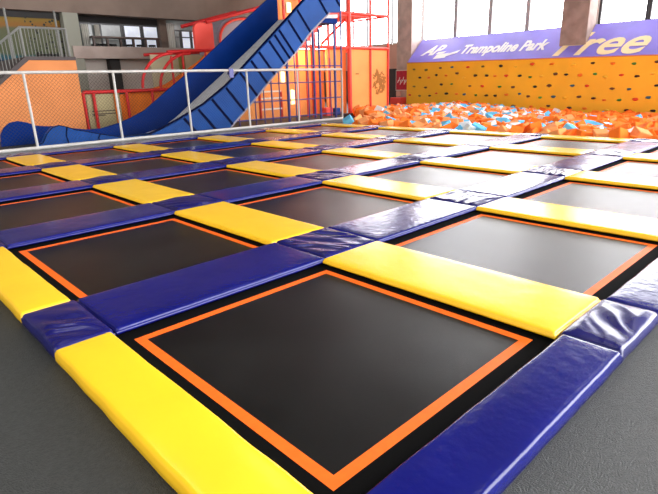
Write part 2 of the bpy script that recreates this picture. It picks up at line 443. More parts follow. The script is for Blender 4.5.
# ------------------------------------------------------------------ climbing wall, banner, holds
def wtop(y): return 1.80+(y-3.5)*(.2/11.12)
WX = 19.55
YA, YB_ = 14.62, -3.4
cw = thing('climbing_wall', 'golden yellow climbing wall with coloured holds behind the foam pit', 'climbing wall', (WX+.1, 6, -.9))
b_ = MB(); b_.prism([(YA, -.9), (YB_, -.9), (YB_, wtop(YB_)), (YA, wtop(YA))], 'x', WX, WX+.18)
b_.prism([(YA+.01, wtop(YA)-.01), (YB_, wtop(YB_)-.01), (YB_, wtop(YB_)+.03), (YA+.01, wtop(YA)+.03)], 'x', WX-.02, WX+.2, mi=1)
obj('wall_panel', b_, [M['gold'], M['orange']], cw)
holds = []
def H(ox, oy, s, txt):
    for ln in txt.split(';'):
        x, y, c = ln.split(','); holds.append((ox+float(x)/s, oy+float(y)/s, {'k': 'black', 'n': 'brown', 'v': 'olive', 'r': 'red', 'o': 'orange', 'g': 'green', 'b': 'blue', 'y': 'yellow'}[c]))
H(400, 60, 9.88, '140,92,v;258,97,v;400,78,n;360,147,k;197,173,k;285,173,o;456,150,o;140,260,v;253,270,n;408,240,k;97,345,r;195,352,v;293,352,k;360,328,r;458,330,k')
H(430, 60, 5.72, '127,40,b;217,40,r;303,36,v;405,33,k;585,22,r;490,40,y;155,75,n;260,87,k;323,88,k;372,90,o;436,89,r;514,89,k;572,97,g;640,92,y;195,100,y;125,137,g;228,148,n;300,148,r;398,152,g;476,154,n;600,152,k;152,193,o;196,195,b;262,200,g;322,202,k;374,203,k;437,197,o;512,193,b;562,207,n;630,214,g;475,262,n;578,265,o')
H(543, 55, 5.72, '52,50,o;285,45,k;400,47,o;522,48,g;175,55,y;656,38,n;72,108,n;132,111,k;212,113,o;298,108,g;357,125,y;448,114,r;538,120,k;630,105,y;35,174,n;168,175,b;252,176,r;395,192,n;492,195,b;650,174,k;60,237,b;125,245,y;207,238,n;288,247,k;350,257,o;436,257,g;528,252,r;603,242,b;30,290,n;150,302,k;238,305,o;365,315,y;478,315,k;630,318,k')
def hold_mb(c, seed):
    b = bmesh.new(); bmesh.ops.create_icosphere(b, subdivisions=2, radius=1)
    rnd = random.Random(seed); s = rnd.uniform(.058, .078)
    for v in b.verts:
        d = v.co.normalized()
        k_ = 1+.38*noise.noise(d*1.5+Vector((seed*3.1, 0, 0)))
        v.co = Vector((d.x*.9*s if d.x < 0 else d.x*.15*s, d.y*s*1.35, d.z*s*.85))*k_
        if v.co.z > .2*s: v.co.z *= .75
        v.co += c
    return MB().bm(b, 0, True)
for q, (px, py, c) in enumerate(holds):
    p = on_x(px, py, WX)
    obj('climbing_hold', hold_mb(p, q+1), HM[c], cw, c+' climbing hold')

# banner lying on the slope between the wall and the window sill
SL = 1.18
def slope(y, t, lift=0.):     # t: metres up the slope
    k_ = SL*math.sqrt(2)
    z0 = wtop(y)+.035; z1 = 3.10
    n_ = Vector((-(z1-z0), 0, SL)).normalized()
    return Vector((WX+.02+SL*t/k_, y, z0+(z1-z0)*t/k_)) + n_*lift
TL = SL*math.sqrt(2)
bn = thing('banner', 'long violet sloping banner with white and cream lettering above the climbing wall', 'banner', (WX+.5, 6, 1.85))
sh = MB()
def sheet(ya, yb, ta, tb, n=14):
    vs = []; fs = []
    for q in range(n+1):
        y = ya+(yb-ya)*q/n
        for t in (ta, tb): vs.append(slope(y, t, 0)); vs.append(slope(y, t, -.04))
    for q in range(n):
        o = q*4
        fs += [(o, o+2, o+6, o+4), (o+1, o+5, o+7, o+3), (o, o+4, o+5, o+1), (o+2, o+3, o+7, o+6)]
    fs += [(0, 1, 3, 2), (n*4, n*4+2, n*4+3, n*4+1)]
    sh.add(vs, fs)
tc_ = .615      # the column comes through the upper part of the slope
sheet(YA, 7.255, 0, TL); sheet(7.255, 6.185, 0, tc_, 3); sheet(6.185, YB_, 0, TL)
obj('banner_sheet', sh, M['purple'], bn)
def lettering(name, body, ystart, ylen, t0, height, mt, shear=.35, off=.02, lift=.012):
    cu = bpy.data.curves.new(name, 'FONT'); cu.body = body; cu.shear = shear; cu.offset = off; cu.size = 1; cu.resolution_u = 4; cu.extrude = 0
    tmp = bpy.data.objects.new('tmp', cu); col.objects.link(tmp)
    dg = bpy.context.evaluated_depsgraph_get(); me = bpy.data.meshes.new_from_object(tmp.evaluated_get(dg))
    vs = [v.co.copy() for v in me.vertices]; fs = [list(p.vertices) for p in me.polygons]
    bpy.data.objects.remove(tmp); bpy.data.curves.remove(cu); bpy.data.meshes.remove(me)
    x0, x1 = min(v.x for v in vs), max(v.x for v in vs)
    caps = .70
    P = []
    for v in vs:
        y = ystart-(v.x-x0)/(x1-x0)*ylen; t = t0+v.y/caps*height
        P.append(slope(y, t, lift))
    mbx = MB(); mbx.add(P, fs)
    n0 = len(P)
    mbx.add([p+Vector((.006, 0, -.008)) for p in P], [f[::-1] for f in fs])
    return obj(name, mbx, mt, bn)
def yslope(px, py):          # where a sight line meets the slope
    d = _ray(px, py); lo, hi = 1., 60.
    t = 0
    for _ in range(60):
        mid = (lo+hi)/2; p = CAM+d.normalized()*mid
        s_ = (p.x-WX-.02); z = wtop(p.y)+.035+(3.10-wtop(p.y)-.035)*s_/SL
        if p.z < z: hi = mid
        else: lo = mid
    return p.y, (p.x-WX-.02)/SL*TL
ya, ta = yslope(460.5, 54); yb, tb = yslope(546.5, 49)
lettering('lettering', 'Trampoline Park', ya, ya-yb, (ta+tb)/2, .56, M['whiteprint'], off=.034)
ya, ta = yslope(420.5, 55.5); yb, tb = yslope(446, 48)
lettering('logo_mark', 'AP', ya, ya-yb, ta, .66, M['whiteprint'], shear=.6, off=.035)
lg = MB()
for (pa, pb, w_) in [((434, 57), (446, 55.5), .16), ((446.5, 55), (458, 51.5), .10), ((436, 53.5), (444, 52.5), .08)]:
    (y1, t1), (y2, t2) = yslope(*pa), yslope(*pb)
    lg.add([slope(y1, t1-w_, .012), slope(y2, t2-w_, .012), slope(y2-.1, t2+w_, .012), slope(y1-.1, t1+w_, .012)], [(0, 1, 2, 3)])
obj('logo_underline', lg, M['whiteprint'], bn)
ya, ta = yslope(552, 56); yb, tb = yslope(646, 52)
lettering('lettering', 'Free', ya, ya-yb, ta+.02, 1.14, M['cream'], shear=.42, off=.018)

# ------------------------------------------------------------------ foam pit
S = .27; sp_ = .30
cubes = []
rg = random.Random(11)
y = -2.6
while y < 11.9:
    x = 8.72
    while x < 19.30:
        if not (y > 8.4 and x < 10.2+max(.2, (y-8.95)*.88)):
            cx, cy = x+rg.uniform(-.06, .06), y+rg.uniform(-.06, .06)
            e = noise.noise(Vector((cx*.7, cy*.7, 3)))
            lat = (cy+2)/14
            z = .03+.10*e+rg.uniform(-.07, .07)
            if cx < 9.2: z += .02
            if cy > 8.0: z += .16*min(1, (cy-8.0)/1.5)
            z -= (.24+.03*max(0, 9-cy))*(cx-8.7)/10.8
            px, py, w = pix((cx, cy, z))
            mid = math.exp(-((px-500)/85)**2)
            pb, pw = .02+.16*mid, .015+.17*mid
            pp = .55 if px < 430 else (.40 if px < 560 else .14)  # more peach towards the left: overexposure put into the cube colours
            q = rg.random()
            c = 'blue' if q < pb else 'white' if q < pb+pw else 'peach' if q < pb+pw+pp*(1-pb-pw) else 'orange'
            R_ = Matrix.Rotation(rg.uniform(0, PI), 3, 'Z') @ Matrix.Rotation(rg.uniform(-.6, .6), 3, 'X') @ Matrix.Rotation(rg.uniform(-.6, .6), 3, 'Y')
            vis = -20 < px < 680
            cubes.append((w if vis else w+100, Vector((cx, cy, z)), R_, c, S*rg.uniform(.86, 1.08)))
        x += sp_
    y += sp_
cubes.sort(key=lambda c: c[0])
def cube_mb(p, R_, s):
    b = bmesh.new(); bmesh.ops.create_cube(b, size=s)
    bmesh.ops.bevel(b, geom=b.edges[:], offset=.012, segments=1, affect='EDGES')
    for v in b.verts: v.co = R_ @ v.co + p
    return b
proto = {c: MB().bm(cube_mb(Vector((0, 0, 0)), Matrix.Identity(3), S)).mesh('foam_cube', FO[c]) for c in FO}
names = {'orange': 'bright orange', 'peach': 'pale peach', 'blue': 'light blue', 'white': 'white'}
for w, p, R_, c, s in cubes[:300]:
    o = bpy.data.objects.new('foam_cube', proto[c]); col.objects.link(o)
    o.matrix_world = Matrix.Translation(p) @ R_.to_4x4() @ Matrix.Scale(s/S, 4)
    tag(o, names[c]+' foam cube in the front part of the foam pit nearest the trampolines', 'foam cube', names[c]+' foam cubes along the front of the pit')
fo = MB(); keys = list(FO)
for w, p, R_, c, s in cubes[300:]: fo.bm(cube_mb(p, R_, s), keys.index(c))
# the lower layers of the heap
n = 60; vs = []; fs = []
for q in range(n+1):
    for p in range(n+1):
        x = 8.52+(19.52-8.52)*p/n; y = -3.4+(12.08+3.4)*q/n
        vs.append((x, y, -.13-(.24+.03*max(0, 9-y))*(x-8.7)/10.8+.07*noise.noise(Vector((x*2.4, y*2.4, 0)))))
for q in range(n):
    for p in range(n):
        xc = 8.52+11*(p+.5)/n; yc = -3.4+15.48*(q+.5)/n
        if yc > 9.2 and xc < 9.70+(yc-9.2)*.88+.15: continue
        fs.append((q*(n+1)+p, q*(n+1)+p+1, (q+1)*(n+1)+p+1, (q+1)*(n+1)+p))
fo.add(vs, fs, 0)
st = obj('foam_cubes', fo, [FO[c] for c in keys]); st['kind'] = 'stuff'
tag(st, 'loose heap of orange, peach, blue and white foam cubes filling the pit behind', 'foam cubes')

# ------------------------------------------------------------------ big blue slide
sl = thing('slide', 'big blue slide with grey bed and wavy run-out behind the fence', 'slide', (6.5, 11, FZ))
SB = [(4.10, .05), (4.63, .16), (5.10, .43), (5.59, .77), (6.7, 1.53), (7.83, 2.31), (9.0, 3.17), (10.46, 3.30)]   # bed line (x, z)
top_far = [(9.02, 4.02), (8.591, 3.725), (7.289, 2.81), (5.844, 1.763), (4.987, 1.209), (4.17, .657), (3.75, .48), (3.402, .366), (2.909, .262), (2.55, .27), (2.154, .34), (1.888, .40), (1.62, .42), (1.40, .455), (1.22, .54), (1.034, .586), (.86, .56), (.72, .46), (.62, .30), (.58, FZ)]
bot_far = [(4.2, FZ), (5.0, FZ+.12), (5.59, .40), (7.83, 1.95), (9.02, 2.85)]
obj('far_side_panel', MB().prism(top_far+bot_far, 'y', 11.60, 11.67, bev=.012), M['slide_in'], sl)
bed = [(x, z) for x, z in SB]; und = [(x, z-.10 if z > .2 else FZ) for x, z in SB]
obj('slide_bed', MB().prism(bed+und[::-1], 'y', 10.36, 11.60), M['slide_bed'], sl)
ntop = [(3.62, .12), (3.935, .226), (4.468, .438), (5.186, .753), (5.959, 1.217), (6.752, 1.839), (8.212, 2.999), (8.864, 3.525), (9.7, 4.12), (10.46, 4.20)]
nbot = [(10.46, 3.345), (9.973, 3.31), (9.142, 2.72), (8.526, 2.135), (7.612, 1.46), (6.834, .80), (5.983, .12), (5.87, FZ), (3.62, FZ)]
npn = MB(); npn.prism(ntop+nbot, 'y', 10.20, 10.36, bev=.012)
def ztop(x):
    for (xa, za), (xb, zb) in zip(ntop[:-1], ntop[1:]):
        if xa <= x <= xb: return za+(zb-za)*(x-xa)/(xb-xa)
    return ntop[-1][1]
nb = sorted(nbot)
def zbot(x):
    v = FZ
    for (xa, za), (xb, zb) in zip(nb[:-1], nb[1:]):
        if xa <= x <= xb and xb > xa: v = za+(zb-za)*(x-xa)/(xb-xa)
    return v
def seam(mbx, xa, lean=1.0, wid=.07, yy=10.20):
    za = ztop(xa)-.02; x, z = xa, za
    while z > zbot(x)+.03 and x < 10.4: x += .01; z -= .01*lean
    d = Vector((x-xa, 0, z-za)); nrm = Vector((-d.z, 0, d.x)).normalized()*wid/2
    A, B = Vector((xa, yy, za)), Vector((x, yy, z))
    vs = []
    for dy in (-.012, .01): vs += [A-nrm+Vector((0, dy, 0)), A+nrm+Vector((0, dy, 0)), B+nrm+Vector((0, dy, 0)), B-nrm+Vector((0, dy, 0))]
    mbx.add(vs, [(0, 1, 2, 3), (4, 7, 6, 5), (0, 4, 5, 1), (1, 5, 6, 2), (2, 6, 7, 3), (3, 7, 4, 0)], 1)
for px, py in [(212, 100), (226, 88), (240, 73), (251, 60), (259, 52), (269, 41), (274.5, 36), (279, 31), (288, 21), (297, 9)]:
    seam(npn, on_y(px, py, 10.2).x, 1.18)
for x_ in (4.55, 5.0, 9.35, 9.9): seam(npn, x_, 1.18)
# raised edge tubes
npn.tube([(x, 10.28, z+.0) for x, z in ntop], .045, 8, 1)
npn.tube([(x, 10.22, z) for x, z in nbot[1:7]], .035, 8, 2)
obj('near_side_panel', npn, [M['slide_out'], M['slide_seam'], M['grey_arch']], sl)
# pale blue wave in front of the run-out
wv = [on_y(px, py, 10.62) for px, py in [(40, 152), (43, 143), (47, 134), (52, 128), (59, 125.5), (67, 127), (76, 130), (86, 131.5), (100, 134), (120, 138), (140, 137), (158, 132)]]
wpoly = [(p.x, max(p.z, .10)) for p in wv]
w_ = MB(); w_.prism(wpoly+[(wpoly[-1][0], FZ), (wpoly[0][0], FZ)], 'y', 10.62, 10.80, bev=.01)
for i in (5, 8):
    p = wpoly[i]; w_.tube([(p[0], 10.61, p[1]), (p[0]-.05, 10.605, (p[1]+FZ)/2), (p[0]-.02, 10.61, FZ+.01)], .012, 6, 1)
w_.tube([(x, 10.62, z) for x, z in wpoly], .010, 8, 1)
obj('wave_panel', w_, [M['slide_out'], M['slide_seam']], sl, 'pale blue wave-shaped panel with dark seams')
# top deck carrying the slide
dk = MB(); dk.box((9.05, 10.36, 3.02), (10.44, 11.6, 3.17)); obj('top_deck', dk, M['slide_in'], sl)
for x_, y_ in ((9.2, 11.5), (10.38, 11.5), (10.38, 10.46)): obj('support_post', MB().tube([(x_, y_, FZ), (x_, y_, 3.02)], .04, 10), M['bluepipe'], sl)
# dark clamp strap on the rail near the slide edge
p = on_y(231, 74, FY-.03)
tag(obj('rag', MB().box((p.x-.06, FY-.05, 1.42), (p.x+.07, FY-.036, 1.63), .005).box((p.x-.06, FY-.05, 1.63), (p.x+.07, FY+.05, 1.645)).box((p.x-.05, FY+.036, 1.5), (p.x+.06, FY+.05, 1.63)), M['bluepipe']), 'dark blue strap hanging over the top rail in front of the slide', 'strap')

# ------------------------------------------------------------------ blue pipe cage under the slide
cg = thing('pipe_cage', 'blue pipe grid cage closing the play area under the slide', 'cage', (9.3, 10.9, FZ))
CY = 10.9
def cx_(px, py=100): return on_y(px, py, CY).x
def zsl(x): return max(.15, zbot(x)-.12)
for px, r_ in [(238, .018), (255, .018), (264, .018), (272, .024), (279.8, .018), (288.6, .045), (296, .02), (309, .02), (320.6, .036), (331, .016), (342, .030)]:
    x = cx_(px)
    zt = min(zsl(x), 4.2) if x < 10.35 else (3.0 if px < 330 else (2.0 if px < 340 else 4.6))
    if px in (309, 320.6): zt = 2.9
    obj('upright', MB().tube([(x, CY, FZ), (x, CY, zt)], r_, 8), M['bluepipe'], cg)
xe = cx_(342)
for z in (.20, .72, 1.25, 1.76):
    xs = min(x for x in [4+.02*k_ for k_ in range(360)] if zsl(x) > z+.05)
    obj('crossbar', MB().tube([(max(xs, 5.9), CY, z), (xe, CY, z)], .020, 8), M['bluepipe'], cg)

# ------------------------------------------------------------------ play tower: red posts, orange panels
tw = thing('play_tower', 'red pipe play tower with orange wall panels beside the foam pit', 'play tower', (12.6, 12.4, FZ))
TY, TY2 = 12.25, 14.2
px_x = {348: None}
def tx(px, py=60): return on_y(px, py, TY).x
P1, P2, P3 = tx(349.5), tx(370.5), tx(388)
PL = 8.2
pn = MB(); pn.box((P1+.05, TY+.02, FZ), (P3+.05, TY+.08, 2.40)); obj('wall_panel', pn, M['orange_panel'], tw)
pn = MB(); pn.box((tx(331), TY+.25, FZ), (P1+.05, TY+.31, 2.40)); obj('wall_panel', pn, M['orange_panel'], tw)
pn = MB(); pn.box((PL, 13.3, FZ), (tx(331)+.6, 13.36, 2.40)); obj('wall_panel', pn, M['orange_panel'], tw)
for x_, w_ in ((P1, .085), (P2, .048), (P3, .048), (tx(313), .085), (tx(329), .036), (tx(297), .05), (tx(306), .03)):
    ht = 5.6 if x_ >= P1-.1 else 2.45
    if abs(x_-tx(329)) < .01: ht = 3.75
    obj('post', MB().tube([(x_, TY, FZ), (x_, TY, ht)], w_, 10), M['red'], tw)
for x_ in (P1, P2, P3, PL, tx(313)): obj('post', MB().tube([(x_, TY2, FZ), (x_, TY2, 5.6 if x_ >= P1-.1 else 2.45)], .034, 10), M['red'], tw)
for x_ in (on_y(283.5, 10, 13.1).x, on_y(300, 10, 13.1).x): obj('post', MB().tube([(x_, 13.1, 2.45), (x_, 13.1, 5.2)], .05, 8), M['red'], tw)
for z in (2.46, 3.68, 5.1):
    xa = PL if z < 3 else tx(329) if z < 4 else P1
    obj('beam', MB().tube([(xa, TY, z), (P3, TY, z)], .06, 8), M['red'], tw)
    obj('beam', MB().tube([(xa, TY2, z), (P3, TY2, z)], .045, 8), M['red'], tw)
    for x_ in (P1, P2, P3): obj('beam', MB().tube([(x_, TY, z), (x_, TY2, z)], .035, 8), M['red'], tw)
obj('deck', MB().box((tx(329), TY, 3.58), (P2, TY2, 3.66)), M['redpad'], tw)
pn = MB(); pn.box((on_y(277, 10, 13.3).x, 13.3, 3.05), (on_y(316, 10, 13.3).x, 13.36, 5.2)); obj('wall_panel', pn, M['orange_panel'], tw)
# red stair from the lower beam to the upper deck
srx = tx(305, 45); ert = tx(333, 14)
stp = MB(); nst = 7
for q in range(nst):
    xa = srx+(ert-srx)*q/nst; za = 2.50+(3.60-2.50)*q/nst
    stp.box((xa, TY+.2, za), (xa+(ert-srx)/nst+.04, TY+1.1, za+.16))
obj('stair_steps', stp, M['redpad'], tw)
hr = MB().tube([(srx+.9, TY+.12, 2.55), (P1-.1, TY+.12, 3.45)], .05, 8); obj('handrail', hr, M['red'], tw)
# brown print on the right panel: an irregular patch of leaf shapes
em = MB(); rr_ = random.Random(4); c0 = on_y(379, 82.5, TY+.01)
for q in range(90):
    a_, d_ = rr_.uniform(0, 2*PI), math.sqrt(rr_.random())
    ex, ez = c0.x+.37*d_*math.cos(a_), c0.z+.48*d_*math.sin(a_)
    th_ = rr_.uniform(0, PI); L1, L2 = rr_.uniform(.06, .12), rr_.uniform(.025, .045)
    vs = [(ex+L1*math.cos(k_*PI/4)*math.cos(th_)-L2*math.sin(k_*PI/4)*math.sin(th_), TY+.014-q*.00008, ez+L1*math.cos(k_*PI/4)*math.sin(th_)+L2*math.sin(k_*PI/4)*math.cos(th_)) for k_ in range(8)]
    em.add(vs, [list(range(8))])
    em.add([(x_, TY+.02, z_) for x_, _, z_ in vs], [list(range(7, -1, -1))])
obj('printed_emblem', em, M['emblem'], tw, 'brown printed patch of leaf shapes')
sm = MB(); sm.box((on_y(356, 74, TY).x, TY+.008, on_y(356, 74.5, TY).z), (on_y(359, 74, TY).x, TY+.02, on_y(356, 73.3, TY).z)); obj('printed_tag', sm, M['emblem'], tw)
# low coloured blocks and lamps inside the play area
for (px, ya_, w_, h_, c_, nm) in [(327, 12.0, .34, .30, 'redpad', 'red'), (336, 12.05, .22, .26, 'slide_out', 'light blue')]:
    x_ = on_y(px, 110, ya_).x
    tag(obj('soft_block', MB().box((x_-w_/2, ya_-.15, FZ), (x_+w_/2, ya_+.1, FZ+h_), .03), M[c_]), nm+' soft play block on the floor behind the cage, by the tower', 'play block')
def lamp(px, py, Y, h_, lab):
    p = on_y(px, py, Y)
    t = thing('wall_lamp', lab, 'lamp', (p.x, Y, p.z), 'warm lamps inside the play area')
    obj('backplate', MB().box((p.x-.10, Y+.02, p.z-.03), (p.x+.10, Y+.05, p.z+h_+.03), .008), M['whitewall'], t)
    obj('lamp_glass', MB().box((p.x-.06, Y-.06, p.z), (p.x+.06, Y+.02, p.z+h_), .02), M['lamp'], t)
lamp(283, 82, 13.25, .35, 'upper glowing lamp seen through the cage under the slide')
lamp(289, 12, 13.2, .3, 'glowing lamp on the upper orange panel behind the top of the slide')
lamp(293, 104, 13.25, .5, 'lower glowing lamp seen through the cage near the thick blue upright')
# shelf with white boards in the dim corner under the slide
p = on_y(273, 93, 12.6)
shf = thing('shelf', 'low red-sided shelf with white boards under the slide behind the cage', 'shelf', (p.x, 12.6, FZ))
for x_ in (p.x-.5, p.x+.45): obj('side_frame', MB().box((x_, 12.68, FZ), (x_+.03, 12.8, 1.0)), M['red'], shf)
for z in (.35, .72, .95): obj('shelf_board', MB().box((p.x-.47, 12.68, z), (p.x+.45, 12.8, z+.05)), M['whitewall'], shf)

# ------------------------------------------------------------------ red soft-play frame left of the slide
sp = thing('soft_play_frame', 'red framed soft play house with arched bars left of the slide', 'play frame', (5.2, 13.6, FZ))
Y2 = 13.2
def at(px, py, Y=Y2): return on_y(px, py, Y)
def bar(name, pts, r_, m_='deepred'): return obj(name, MB().tube(pts, r_, 8), M[m_], sp)
zB = 1.16
bar('beam', [(at(83, 92).x, Y2, zB), (at(192, 90).x, Y2, zB)], .05)
for px, m_ in ((82.5, 'deepred'), (93, 'deepred'), (114.5, 'orange_deep'), (126.5, 'deepred'), (152, 'deepred')):
    x_ = at(px, 92).x; bar('post', [(x_, Y2, FZ), (x_, Y2, zB)], .045, m_)
for dx, px in ((0, 143), (0, 161)):
    b0 = at(px, 88); tp = at(px+29, 53.5)
    pts = [(b0.x+(tp.x-b0.x)*(1-math.cos(a_)), Y2, b0.z+(tp.z-b0.z)*math.sin(a_)) for a_ in [PI/2*q/10 for q in range(11)]]
    bar('arched_bar', pts, .045)
bar('beam', [(at(167, 52).x, Y2, at(167, 52).z), (at(236, 49).x, Y2, at(236, 49).z)], .05)
bar('beam', [(at(167, 52).x, Y2+1.6, at(167, 52).z), (at(236, 49).x, Y2+1.6, at(236, 49).z)], .05)
for px, py0 in ((182, 52), (171, 56), (205, 50)):
    q_ = at(px, py0); bar('post', [(q_.x, Y2, zB), (q_.x, Y2, q_.z)], .035)
bar('rafter', [tuple(at(206, 22)), tuple(at(262, 7))], .06)
bar('rafter', [tuple(at(206, 22)+Vector((0, 1.6, 0))), tuple(at(262, 7)+Vector((0, 1.6, 0)))], .06)
# pale panels, orange netting board, orange ramp
a0, a1 = at(86, 95).x, at(120, 95).x
obj('pale_panel', MB().box((a0, Y2+.05, FZ), (a1, Y2+.09, zB-.04)), M['pale'], sp)
ln = MB()
for q, (z, wl) in enumerate([(.62, .9), (.54, .95), (.50, .5)]): ln.box((a0+.1, Y2+.04, z), (a0+.1+(a1-a0-.2)*wl, Y2+.05, z+.025))
obj('printed_lines', ln, M['wood'], sp)
a0, a1 = at(152, 70, Y2+.9).x, at(204, 70, Y2+.9).x
obj('pale_panel', MB().box((a0, Y2+.9, zB), (a1, Y2+.94, at(190, 55, Y2+.9).z)), M['pale2'], sp)
a0 = at(181, 70, Y2+.5).x; obj('olive_post', MB().box((a0, Y2+.5, zB), (a0+.18, Y2+.6, 2.2)), M['olive'], sp)
og = [at(px, py, Y2+.12) for px, py in [(99, 131), (108, 122), (116, 112), (118, 95), (150, 89), (166, 84), (184, 72), (200, 60), (210, 50), (232, 47), (232, 60), (195, 100), (150, 126)]]
obj('orange_board', MB().prism([(p.x, max(p.z, FZ)) for p in og], 'y', Y2+.12, Y2+.18), M['orange_deep'], sp)
og = [at(px, py, Y2-.02) for px, py in [(190, 78), (203, 62), (207, 51), (232, 50), (232, 62), (196, 84)]]
obj('orange_ramp', MB().prism([(p.x, p.z) for p in og], 'y', Y2+.0, Y2+.10), M['orange_deep'], sp)
# coral padded panel with rounded corner and grey arched tunnel
A, B = at(196.5, 50), at(213, 23)
rp = [(A.x, A.z)]+[(A.x+.22*(1-math.cos(t)), B.z-.22*(1-math.sin(t))) for t in [PI/2*q/6 for q in range(7)]]+[(B.x, B.z), (B.x, A.z)]
obj('coral_panel', MB().prism(rp, 'y', Y2+.02, Y2+.14, bev=.02), M['redpad'], sp)
A = at(219, 50, Y2+.3); 
def archpts(px0, px1, pt, n=12, yy=Y2+.3):
    a_ = at(px0, 50, yy); b_ = at(px1, 50, yy); t_ = at((px0+px1)/2, pt, yy)
    pts = [(a_.x, a_.z-.3)]
    for q in range(n+1):
        th = PI*q/n; pts.append(((a_.x+b_.x)/2-(b_.x-a_.x)/2*math.cos(th), a_.z+(t_.z-a_.z)*(.35+.65*math.sin(th))))
    return pts+[(b_.x, b_.z-.3)]
ap = archpts(218, 262, 17)
obj('arched_tunnel', MB().prism(ap, 'y', Y2+.3, Y2+1.5), M['grey_arch'], sp)
obj('arched_bar', MB().tube([(x_, Y2+.25, z_) for x_, z_ in archpts(220.5, 268, 19)], .045, 8), M['red'], sp)

# ------------------------------------------------------------------ orange stair block and landing rail
ow = MB()
tl = on_y(27, 60, 13.0); 
zt = 2.0; xr = 3.05
x_l = tl.x-(zt-FZ)/.75
ow.prism([(x_l, FZ), (xr, FZ), (xr, zt), (tl.x, zt)], 'y', 13.0, 15.7)
struct('wall_stair', ow, M['orange'])
ls = MB(); ls.prism([(x_l, FZ), (x_l+.12, FZ), (tl.x+.04, zt), (xr, zt), (xr, zt+.09), (tl.x-.02, zt+.09)], 'y', 12.97, 15.7); struct('trim_4', ls, M['dado'])
br = thing('balustrade', 'grey steel balustrade on the stair landing above the orange wall', 'railing', (2.2, 13.1, zt+.09))
RH = .70
def slz(x): return zt+.09 if x > tl.x else zt+.09-(tl.x-x)*.75
xs = x_l+.35
obj('handrail', MB().tube([(xs, 13.1, slz(xs)+RH), (tl.x, 13.1, zt+.09+RH), (xr-.1, 13.1, zt+.09+RH)], .028, 8), M['handrail'], br)
x = xs
while x < xr-.08:
    obj('baluster', MB().tube([(x, 13.1, slz(x)), (x, 13.1, slz(x)+RH)], .010, 6), M['handrail'], br); x += .082
for x in (tl.x, xr-.1): obj('newel_post', MB().tube([(x, 13.1, zt+.09), (x, 13.1, zt+.09+RH)], .03, 8), M['handrail'], br)
stc = thing('stair_posts', 'thin grey posts rising from the landing to the beam above', 'post', (2.2, 13.4, zt+.09))
for px in (8, 57):
    x = on_y(px, 30, 15.5).x
    obj('post', MB().tube([(x, 15.5, zt+.09 if px > 30 else slz(x)-.2), (x, 15.5, 3.52)], .03, 8), M['handrail'], stc)

# ------------------------------------------------------------------ mezzanine facade on the left
MY = 16.0
fs_ = MB(); fs_.box((-7, MY, 3.56), (9.95, MY+.4, 8.6)); fs_.box((9.95, MY+.7, 3.9), (12.6, MY+.9, 8.6)); struct('wall_left', fs_, M['fascia'])
pa = MB(); pa.box((4.05, MY-.05, 2.20), (12.9, MY+.3, 2.58)); struct('wall_parapet', pa, M['parapet'])
lw = MB(); lw.box((-7, MY+.5, FZ), (12.9, MY+.7, 2.20)); struct('wall_lower', lw, M['lowwall'])
sl_ = MB(); sl_.box((3.0, MY+.3, 2.20), (12.9, 19.0, 2.35)); struct('floor_mezzanine', sl_, M['dimwall'])
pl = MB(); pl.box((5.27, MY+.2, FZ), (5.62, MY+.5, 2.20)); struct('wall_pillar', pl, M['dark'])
gp = MB(); gp.box((on_y(65, 30, MY).x, MY, FZ), (on_y(80, 30, MY).x, MY+.4, 3.56)); struct('wall_pier', gp, M['greenpillar'])
mw = MB(); xa, xb = on_y(-40, 30, MY+.3).x, on_y(61, 30, MY+.3).x
mw.box((xa, MY+.3, 2.0), (xb, MY+.4, 3.42)); mob = struct('wall_mural', mw, M['mural'])
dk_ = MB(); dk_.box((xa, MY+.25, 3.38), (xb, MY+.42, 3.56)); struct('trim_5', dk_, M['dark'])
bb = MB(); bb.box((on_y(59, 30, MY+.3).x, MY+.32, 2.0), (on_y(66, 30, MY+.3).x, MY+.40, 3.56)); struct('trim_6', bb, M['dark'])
# glazed front behind the parapet
GY = 17.0
def gx_(px, py=35): return on_y(px, py, GY).x
hd = MB(); hd.box((gx_(70), GY-.06, on_y(120, 24, GY).z), (gx_(161), GY+.06, 3.75)); struct('trim_7', hd, M['dark'])
zt_ = on_y(120, 24.2, GY).z; zb_ = 2.35
wn = 30
for (pa_, pb_, m_) in [(80, 99, 'dimpane'), (101, 122, 'dimpane'), (124, 141, 'litpane'), (143, 158, 'litpane')]:
    wn += 1; w = MB(); xa, xb = gx_(pa_), gx_(pb_); t = .03
    for x_ in (xa, xb): w.box((x_-t, GY-.03, zb_), (x_+t, GY+.03, zt_))
    w.box((xa+t, GY-.03, zb_), (xb-t, GY+.03, zb_+.05)); w.box((xa+t, GY-.03, zt_-.05), (xb-t, GY+.03, zt_))
    o = struct('window_%d' % wn, w, M['darkframe'])
    g = MB(); g.box((xa+t, GY, zb_+.05), (xb-t, GY+.01, zt_-.05)); obj('glass_pane', g, M[m_], o)
for (pa_, pb_, lab) in [(81, 88, 'pale curtain at the left end of the upper windows'), (94, 99, 'narrow pale curtain by the second mullion of the upper windows'), (166, 173, 'white curtain beside the brown upstairs pier')]:
    cu = MB(); xa, xb = gx_(pa_), gx_(pb_); n_ = 14
    zc = zt_-.06 if pa_ < 150 else 3.5
    P_ = [(xa+(xb-xa)*q/n_, GY-.12+.025*math.sin(q*1.6)) for q in range(n_+1)]
    cu.prism(P_+[(x_, y_+.012) for x_, y_ in P_[::-1]], 'z', 2.36, zc)
    tag(obj('curtain', cu, M['curtain']), lab, 'curtain', 'curtains of the upper windows')
pr = MB(); pr.box((gx_(158), GY-.2, 2.35), (gx_(165), GY+.1, 3.8)); struct('wall_upper_pier', pr, M['fascia'])
